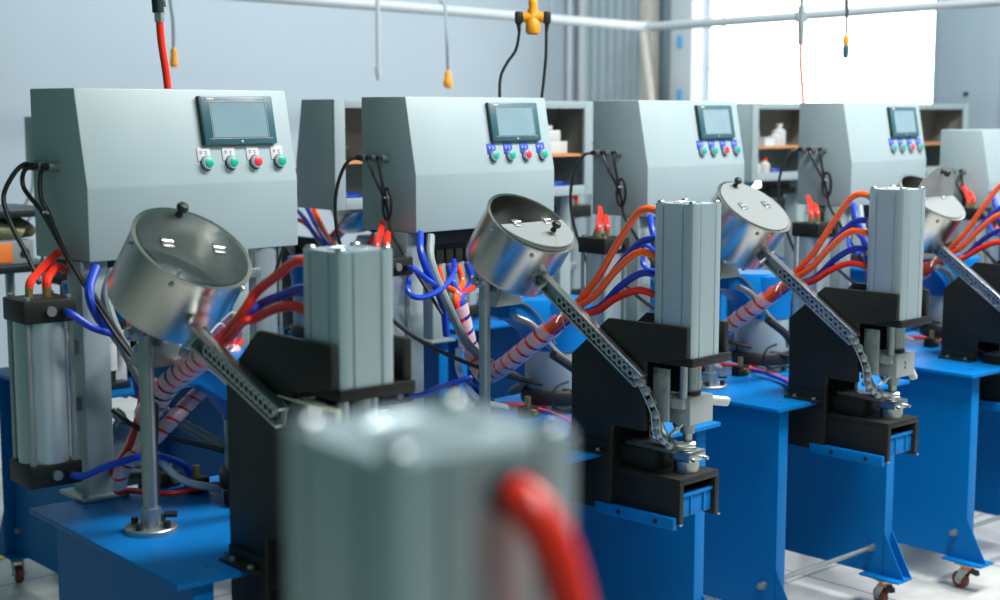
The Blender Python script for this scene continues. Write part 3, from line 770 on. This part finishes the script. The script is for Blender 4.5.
# ------------------------------------------------------------------ second row, backs towards us
G2 = 'press machines of the back row'
def back_machine(label, corner, yaw):
    # corner: where the open back's near left edge stands (local u = .723, v = .870)
    y = yaw + PI; uu = Vector((math.cos(y), math.sin(y))); vv = Vector((-math.sin(y), math.cos(y)))
    p = Vector(corner) - uu * .723 - vv * .87
    return machine(label, p, y, 0, 0, 'open', lid='closed', group=G2)
n0 = back_machine('back row machine at far left, its blue base and castor showing past the nearest machine', (-1.18, 4.305), .73)
n1 = back_machine('back row machine with open shelved box, left of the second press machine', (-.575, 5.12), .72)
n2 = back_machine('back row machine with open shelved box between second and third press machines', (-.06, 5.74), .74)
n3 = back_machine('back row machine with open shelved box holding white bottles before the window', (1.22, 7.25), .72)
n4 = back_machine('back row machine with empty open box right of the fourth press machine', (2.18, 8.0), .72)

# ------------------------------------------------------------------ loose goods on the shelves of the open boxes
def good(name, label, cat, fn, mach, u, v, z, group=None, rz=0.):
    bxs = [c for c in mach.children if c.name.startswith('control_box')][0]
    M = mach.matrix_basis @ bxs.matrix_basis
    p = M @ Vector((u, v, z))
    o = part(name, fn, None, None, p, (0, 0, mach.rotation_euler.z + rz)); return tag(o, label, cat, group)
def bottle(m, h, r, cap):
    def f(b):
        b.lathe([(r * .9, 0), (r, .006), (r, h * .66), (r * .42, h * .8), (r * .42, h * .86)], m, seg=20)
        b.lathe([(r * .5, h * .86), (r * .5, h)], cap, seg=16)
    return f
def tray(w, d, h, m, t=.003):
    def f(b):
        b.box(-w / 2, w / 2, -d / 2, d / 2, 0, t, m)
        for x0, x1, y0, y1 in ((-w / 2, -w / 2 + t, -d / 2, d / 2), (w / 2 - t, w / 2, -d / 2, d / 2), (-w / 2, w / 2, -d / 2, -d / 2 + t), (-w / 2, w / 2, d / 2 - t, d / 2)):
            b.box(x0, x1, y0, y1, 0, h, m)
        b.box(-w / 2 - .004, w / 2 + .004, -d / 2 - .004, -d / 2 + t, h - .006, h, m); b.box(-w / 2 - .004, w / 2 + .004, d / 2 - t, d / 2 + .004, h - .006, h, m)
    return f
def block_stack(m, dims):
    def f(b):
        z = 0
        for w, d, h, x in dims:
            b.box(x - w / 2, x + w / 2, -d / 2, d / 2, z, z + h, m, .004); z += h
    return f
def device(b):
    b.box(-.06, .06, -.03, .03, 0, .05, 'rubber', .005); b.box(-.05, .03, -.033, -.03, .012, .04, 'grey_inner'); b.cyl((.045, .03, .03), (.045, .045, .03), .008, 'cable_grey', 12)
    b.tube([(-.05, .0, .05), (-.03, .0, .075), (.02, 0, .07), (.05, 0, .05)], .004, 'rubber', 6)
def wires(cols):
    def f(b):
        for i in range(8):
            x = -.10 + i * .024
            b.tube([(x, -.02, .0), (x + .01, .0, .025 + .01 * (i % 3)), (x + .025, .02, .02), (x + .04, .03, .004)], .004, cols[i % len(cols)], 6)
    return f
def coil(m, r):
    def f(b):
        b.tube([(r * (1 + .06 * (k % 3)) * math.cos(k * .7), .5 * r * math.sin(k * .7), .006 + .0011 * k) for k in range(30)], .005, m, 6, 3)
    return f
def wall_unit(b):
    b.box(-.045, .045, -.04, .035, 0, .10, 'cable_grey', .006); b.box(-.035, .035, .035, .039, .02, .08, 'display', .002)
SZ, BZ = 1.4485, BZ0 + .0125
good('camera_module', 'black box device in the top of the open box left of the second machine', 'device', device, n1, .50, .10, SZ, None)
good('wire_bundle', 'red and blue loose wires on the orange shelf behind the second machine', 'wires', wires(['red_hose', 'blue_hose', 'cable_grey']), n1, .30, .13, SZ + .0045)
good('hose_coil', 'blue tube coil lying under the shelf behind the second machine', 'tube', coil('blue_hose', .06), n1, .47, .13, BZ)
good('plastic_block', 'white plastic block stack on the orange shelf right of the second machine', 'part', block_stack('white_plastic', ((.15, .06, .05, 0), (.10, .05, .045, .01), (.05, .05, .02, .03))), n2, .16, .15, SZ)
good('hose_coil', 'blue tube coil at the bottom of the open box right of the second machine', 'tube', coil('blue_hose', .05), n2, .10, .14, BZ)
good('clear_tray', 'clear plastic tray on the orange shelf before the window', 'tray', tray(.08, .06, .045, 'bottle_clear'), n3, .41, .175, SZ)
good('storage_jar', 'grey glass jar standing behind the clear tray on the shelf', 'jar', bottle('filter_clear', .12, .04, 'cable_grey'), n3, .405, .085, SZ)
good('display_box', 'small grey box with a dark face at the left end of the shelf', 'box', wall_unit, n3, .50, .10, SZ)
good('plastic_jug', 'white plastic jug on the orange shelf before the window', 'jug', bottle('white_plastic', .11, .034, 'white_plastic'), n3, .27, .15, SZ)
good('plastic_jug', 'second smaller white jug beside the tall jug on the shelf', 'jug', bottle('white_plastic', .075, .028, 'white_plastic'), n3, .33, .17, SZ)
good('squeeze_bottle', 'white bottle with red cap under the orange shelf', 'bottle', bottle('white_plastic', .10, .028, 'red_hose'), n3, .38, .15, BZ)
good('squeeze_bottle', 'white bottle with white cap left of the red capped bottle', 'bottle', bottle('white_plastic', .09, .026, 'paper_white'), n3, .445, .15, BZ)
good('dark_box', 'dark low box under the shelf left of the white bottles', 'box', block_stack('grey_inner', ((.09, .07, .05, 0), (.06, .05, .02, .01))), n3, .52, .10, BZ)
good('hose_coil', 'blue tube coil right of the red capped bottle', 'tube', coil('blue_hose', .04), n3, .29, .15, BZ)

# ------------------------------------------------------------------ hanging cables, sockets and air hoses
def hang(name, label, cat, loc): return root(name, label, cat, loc, 0)
# red air hose with quick coupler above the nearest machine
h = hang('air_hose', 'red air hose with dark coupler dropping behind the nearest machine', 'hose', (-.905, 4.0, 1.9))
part('tube', lambda b: b.tube([(0, 0, -.03), (.004, 0, -.10), (.016, -.0, -.20), (.02, 0, -.32), (.02, .0, -.56)], .0105, 'red_hose', 12), h)
def coupler(b):
    b.cyl((.0, 0, -.045), (0, 0, -.02), .013, 'zinc', 6); b.cyl((-.002, 0, -.02), (-.004, 0, .02), .016, 'bezel_edge', 16); b.cyl((-.004, 0, .02), (-.006, 0, .03), .022, 'bezel_edge', 16)
    b.cyl((-.006, 0, .03), (-.01, 0, .09), .015, 'zinc', 14); b.cyl((-.01, 0, .09), (-.01, 0, 2.2), .010, 'cable_grey', 12); b.box(.008, .02, -.006, .006, -.005, .012, 'zinc', .002)
part('coupler', coupler, h, label='dark metal quick coupler')
def socket_body(b):
    b.lathe([(.010, -.045), (.020, -.038), (.022, -.01), (.016, .0), (.016, .022), (.011, .034), (.006, .04)], 'socket_orange', seg=18)
    b.sphere((.0, 0, -.02), .022, 'socket_orange', 1.05, 1, .7, 14)
def long_socket(b):
    b.lathe([(.012, -.045), (.017, -.040), (.017, -.01), (.013, .005), (.015, .02), (.010, .038), (.005, .042)], 'socket_orange', seg=18)
for nm, lb, loc, fn, cable in (
    ('hanging_socket', 'slim orange socket on a grey cable beside the red air hose', (-1.412, 6.5, 1.855), long_socket, [(0, 0, .04), (0, 0, .15), (-.012, 0, .27), (-.02, 0, .5), (-.02, 0, 2.2)]),
    ('hanging_socket', 'round orange socket hanging before the pale wall above the second machine', (-.243, 7.0, 1.772), socket_body, [(0, 0, .04), (-.004, 0, .2), (-.02, .2, .34), (-.06, .6, .40)])):
    h = hang(nm, lb, 'socket', loc); part('socket', fn, h); part('cable', lambda b, c=cable: b.tube(c, .0075, 'cable_grey', 8), h, label='grey cable')
h = hang('hanging_rod', 'thin white rod hanging from the overhead rail left of the orange socket', 'rod', (-.593, 7.3, 1.80))
part('rod', lambda b: (b.cyl((0, 0, .03), (0, 0, .40), .011, 'beam_white', 10), b.cyl((0, 0, -.005), (0, 0, .035), .016, 'beam_white', 12), b.cyl((0, 0, -.03), (0, 0, -.005), .007, 'zinc', 10)), h)
h = hang('power_tee', 'orange three way power tee with two black plugs above the second machine', 'socket', (.107, 4.9, 1.92))
def tee(b):
    b.lathe([(.012, .03), (.016, .05), (.013, .06), (.008, .075)], 'socket_orange', seg=16)
    b.lathe([(.020, -.05), (.024, -.044), (.024, -.01), (.017, .0), (.017, .032)], 'socket_orange', seg=20)
    b.cyl((-.034, 0, .004), (.034, 0, .004), .017, 'socket_orange', 16, ch=.003)
    b.cyl((0, 0, -.052), (0, 0, -.05), .016, 'bezel_edge', 16)
part('tee', tee, h)
part('cable', lambda b: b.tube([(0, 0, .07), (.002, 0, .15), (.006, 0, .3), (.006, 0, 2.2)], .007, 'cable_black', 8), h)
def plug(s):
    def f(b):
        b.box(s * .046 - .013, s * .046 + .013, -.013, .013, -.018, .022, 'rubber', .006); b.cyl((s * .046, 0, -.018), (s * .044, 0, -.045), .008, 'rubber', 12, r1=.005)
        if s < 0: b.tube([(-.044, 0, -.045), (-.055, 0, -.10), (-.085, .0, -.145), (-.105, 0, -.19), (-.108, 0, -.26), (-.106, 0, -.45)], .005, 'cable_black', 8)
        else: b.tube([(.044, 0, -.045), (.043, 0, -.12), (.036, 0, -.2), (.030, 0, -.27), (.03, 0, -.45)], .005, 'cable_black', 8)
    return f
part('plug', plug(-1), h, label='left black plug with its cable'); part('plug', plug(1), h, label='right black plug with its cable')
h = hang('air_hose', 'thin red air hose hanging in front of the window', 'hose', (1.241, 6.2, 1.93))
part('tube', lambda b: b.tube([(.001, 0, -.03), (.0, 0, -.1), (.012, 0, -.22), (.02, 0, -.34), (.018, 0, -.46)], .0065, 'orange_hose', 8), h)
part('coupler', lambda b: (b.cyl((0, 0, -.035), (0, 0, .02), .012, 'zinc', 12), b.cyl((0, 0, .02), (0, 0, .12), .014, 'cable_grey', 12), b.box(-.024, .024, -.01, .01, .055, .095, 'cable_grey', .004), b.cyl((0, 0, .12), (0, 0, 2.2), .009, 'cable_grey', 8)), h)
h = hang('hanging_socket', 'dark plug in a small orange socket hanging before the window', 'socket', (1.474, 6.4, 1.90))
part('socket', lambda b: b.lathe([(.010, .0), (.014, .008), (.014, .03), (.008, .045)], 'socket_orange', seg=14), h)
part('plug', lambda b: (b.lathe([(.008, -.055), (.013, -.045), (.015, -.01), (.012, .0)], 'bezel', seg=14), b.tube([(0, 0, -.055), (-.002, 0, -.10), (-.012, 0, -.16), (-.02, 0, -.2)], .0025, 'cable_grey', 6)), h, label='dark plug with a thin wire')
part('cable', lambda b: b.cyl((0, 0, .04), (0, 0, 2.2), .006, 'cable_black', 8), h)

# ------------------------------------------------------------------ left edge: bench with bag, junction box; bag and filter under the nearest box
h = root('junction_box', 'pale grey junction box on the wall at the left edge', 'box', (-1.86, 6.02, 1.40), YAW)
def jbox(b):
    b.box(-.05, .05, -.05, .03, 0, .2, 'grey_paint', .006); b.box(-.044, .044, -.055, -.05, .008, .192, 'grey_paint', .003)
part('case', jbox, h)
part('cable', lambda b: (b.tube([(.04, -.06, .06), (-.02, -.07, .06), (-.06, -.07, .0), (-.08, -.08, -.1), (-.14, -.08, -.19)], .0065, 'cable_grey', 8),
     b.tube([(.04, -.06, .07), (-.0, -.08, .07), (-.04, -.08, .0), (-.05, -.08, -.12), (-.12, -.08, -.25)], .0065, 'cable_grey', 8)), h)
BX = Vector((-1.89, 5.12, 0))
h = root('instrument_cart', 'dark two shelf cart behind the nearest machine at the left edge', 'cart', BX, .74)
def cart_shelf(z): return lambda b: b.box(-.30, .30, -.17, .17, z - .014, z + .014, 'bezel_edge', .003)
for z in (1.079, 1.27): part('shelf', cart_shelf(z), h)
for x in (-.28, .26):
    for y in (-.15, .15): part('post', lambda b, x=x, y=y: b.box(x - .013, x + .013, y - .013, y + .013, .0, 1.27, 'grey_paint', .002), h)
def meter(b):
    b.box(-.16, .15, -.12, .12, 0, .082, 'cable_grey', .006); b.box(-.13, .07, -.124, -.12, .008, .076, 'orange_paint', .003); b.box(-.10, .02, -.127, -.124, .022, .06, 'paper_white', .001)
    b.cyl((.115, -.12, .04), (.115, -.128, .04), .014, 'bezel_edge', 14)
o = part('instrument', meter, None, None, BX + Vector((.07, .03, 1.0932)), (0, 0, .74)); tag(o, 'grey instrument with orange front plate on the dark cart', 'instrument')
def bag(b):
    b.sphere((0, 0, .035), .12, 'khaki_cloth', 1.5, .9, .34, 24)
    for v in b.bm.verts:
        v.co += Vector((.012 * math.sin(v.co.y * 60 + v.co.x * 22), .01 * math.sin(v.co.x * 46), .012 * math.sin(v.co.x * 38 + v.co.y * 50)))
        v.co.z = max(v.co.z, 0)
o = part('cloth_bag', bag, None, None, BX + Vector((.09, .05, 1.1756)), (0, 0, .74)); tag(o, 'khaki cloth bundle lying on the instrument at the left edge', 'cloth')
def fltr(b):
    b.box(-.055, .055, .03, .045, 0, .20, 'white_plastic', .003)
    b.cyl((-.02, 0, .06), (-.02, 0, .15), .024, 'white_plastic', 20); b.box(-.05, .05, -.026, .03, .15, .185, 'white_plastic', .004)
    b.cyl((-.02, 0, .02), (-.02, 0, .06), .018, 'rubber', 16); b.cyl((.03, 0, .10), (.03, 0, .15), .02, 'filter_clear', 18); b.cyl((.03, 0, .185), (.03, 0, .21), .018, 'rubber', 16)
    b.box(-.04, .04, -.02, .045, .0, .02, 'bezel_edge', .002)
o = part('filter_regulator', fltr, None, None, (-1.215, 4.62, .751), (0, 0, .73)); tag(o, 'white air filter regulator on the blue table behind the nearest machine', 'filter')
def sack(b):
    b.sphere((0, 0, .085), .09, 'bag_white', 1.25, .8, .95, 24)
    for v in b.bm.verts:
        v.co += Vector((.014 * math.sin(v.co.z * 60 + v.co.y * 30), .014 * math.sin(v.co.x * 56 + v.co.z * 20), .012 * math.sin(v.co.x * 60)))
        v.co.z = max(v.co.z, 0)
    b.tube([(0, 0, .16), (.01, 0, .19), (-.01, .01, .21)], .02, 'bag_white', 8)
st = root('low_stool', 'dark low stool under the back table carrying a white bag', 'stool', (-1.30, 4.97, 0), .7)
part('seat', lambda b: b.box(-.15, .15, -.12, .12, .37, .395, 'bezel_edge', .005), st)
for x in (-.12, .12):
    for y in (-.09, .09): part('leg', lambda b, x=x, y=y: b.cyl((x, y, 0), (x * .95, y * .95, .37), .012, 'bezel_edge', 10), st)
o = part('plastic_bag', sack, None, None, (-1.30, 4.95, .3955), (0, 0, .4)); tag(o, 'crumpled white plastic bag on the low stool behind the nearest machine', 'bag')
def tape(b):
    b.box(.190, .2065, -.27, -.14, 1.0995, 1.104, 'tape_cream', .001)
    b.box(.196, .208, -.272, -.2665, 1.03, 1.104, 'tape_cream', .001)
    b.box(.190, .24, -.14, -.02, 1.0995, 1.103, 'tape_cream', .001)
part('tape', tape, [c for c in m1.children if c.name.startswith('press_frame')][0], label='cream tape strip on the frame top')
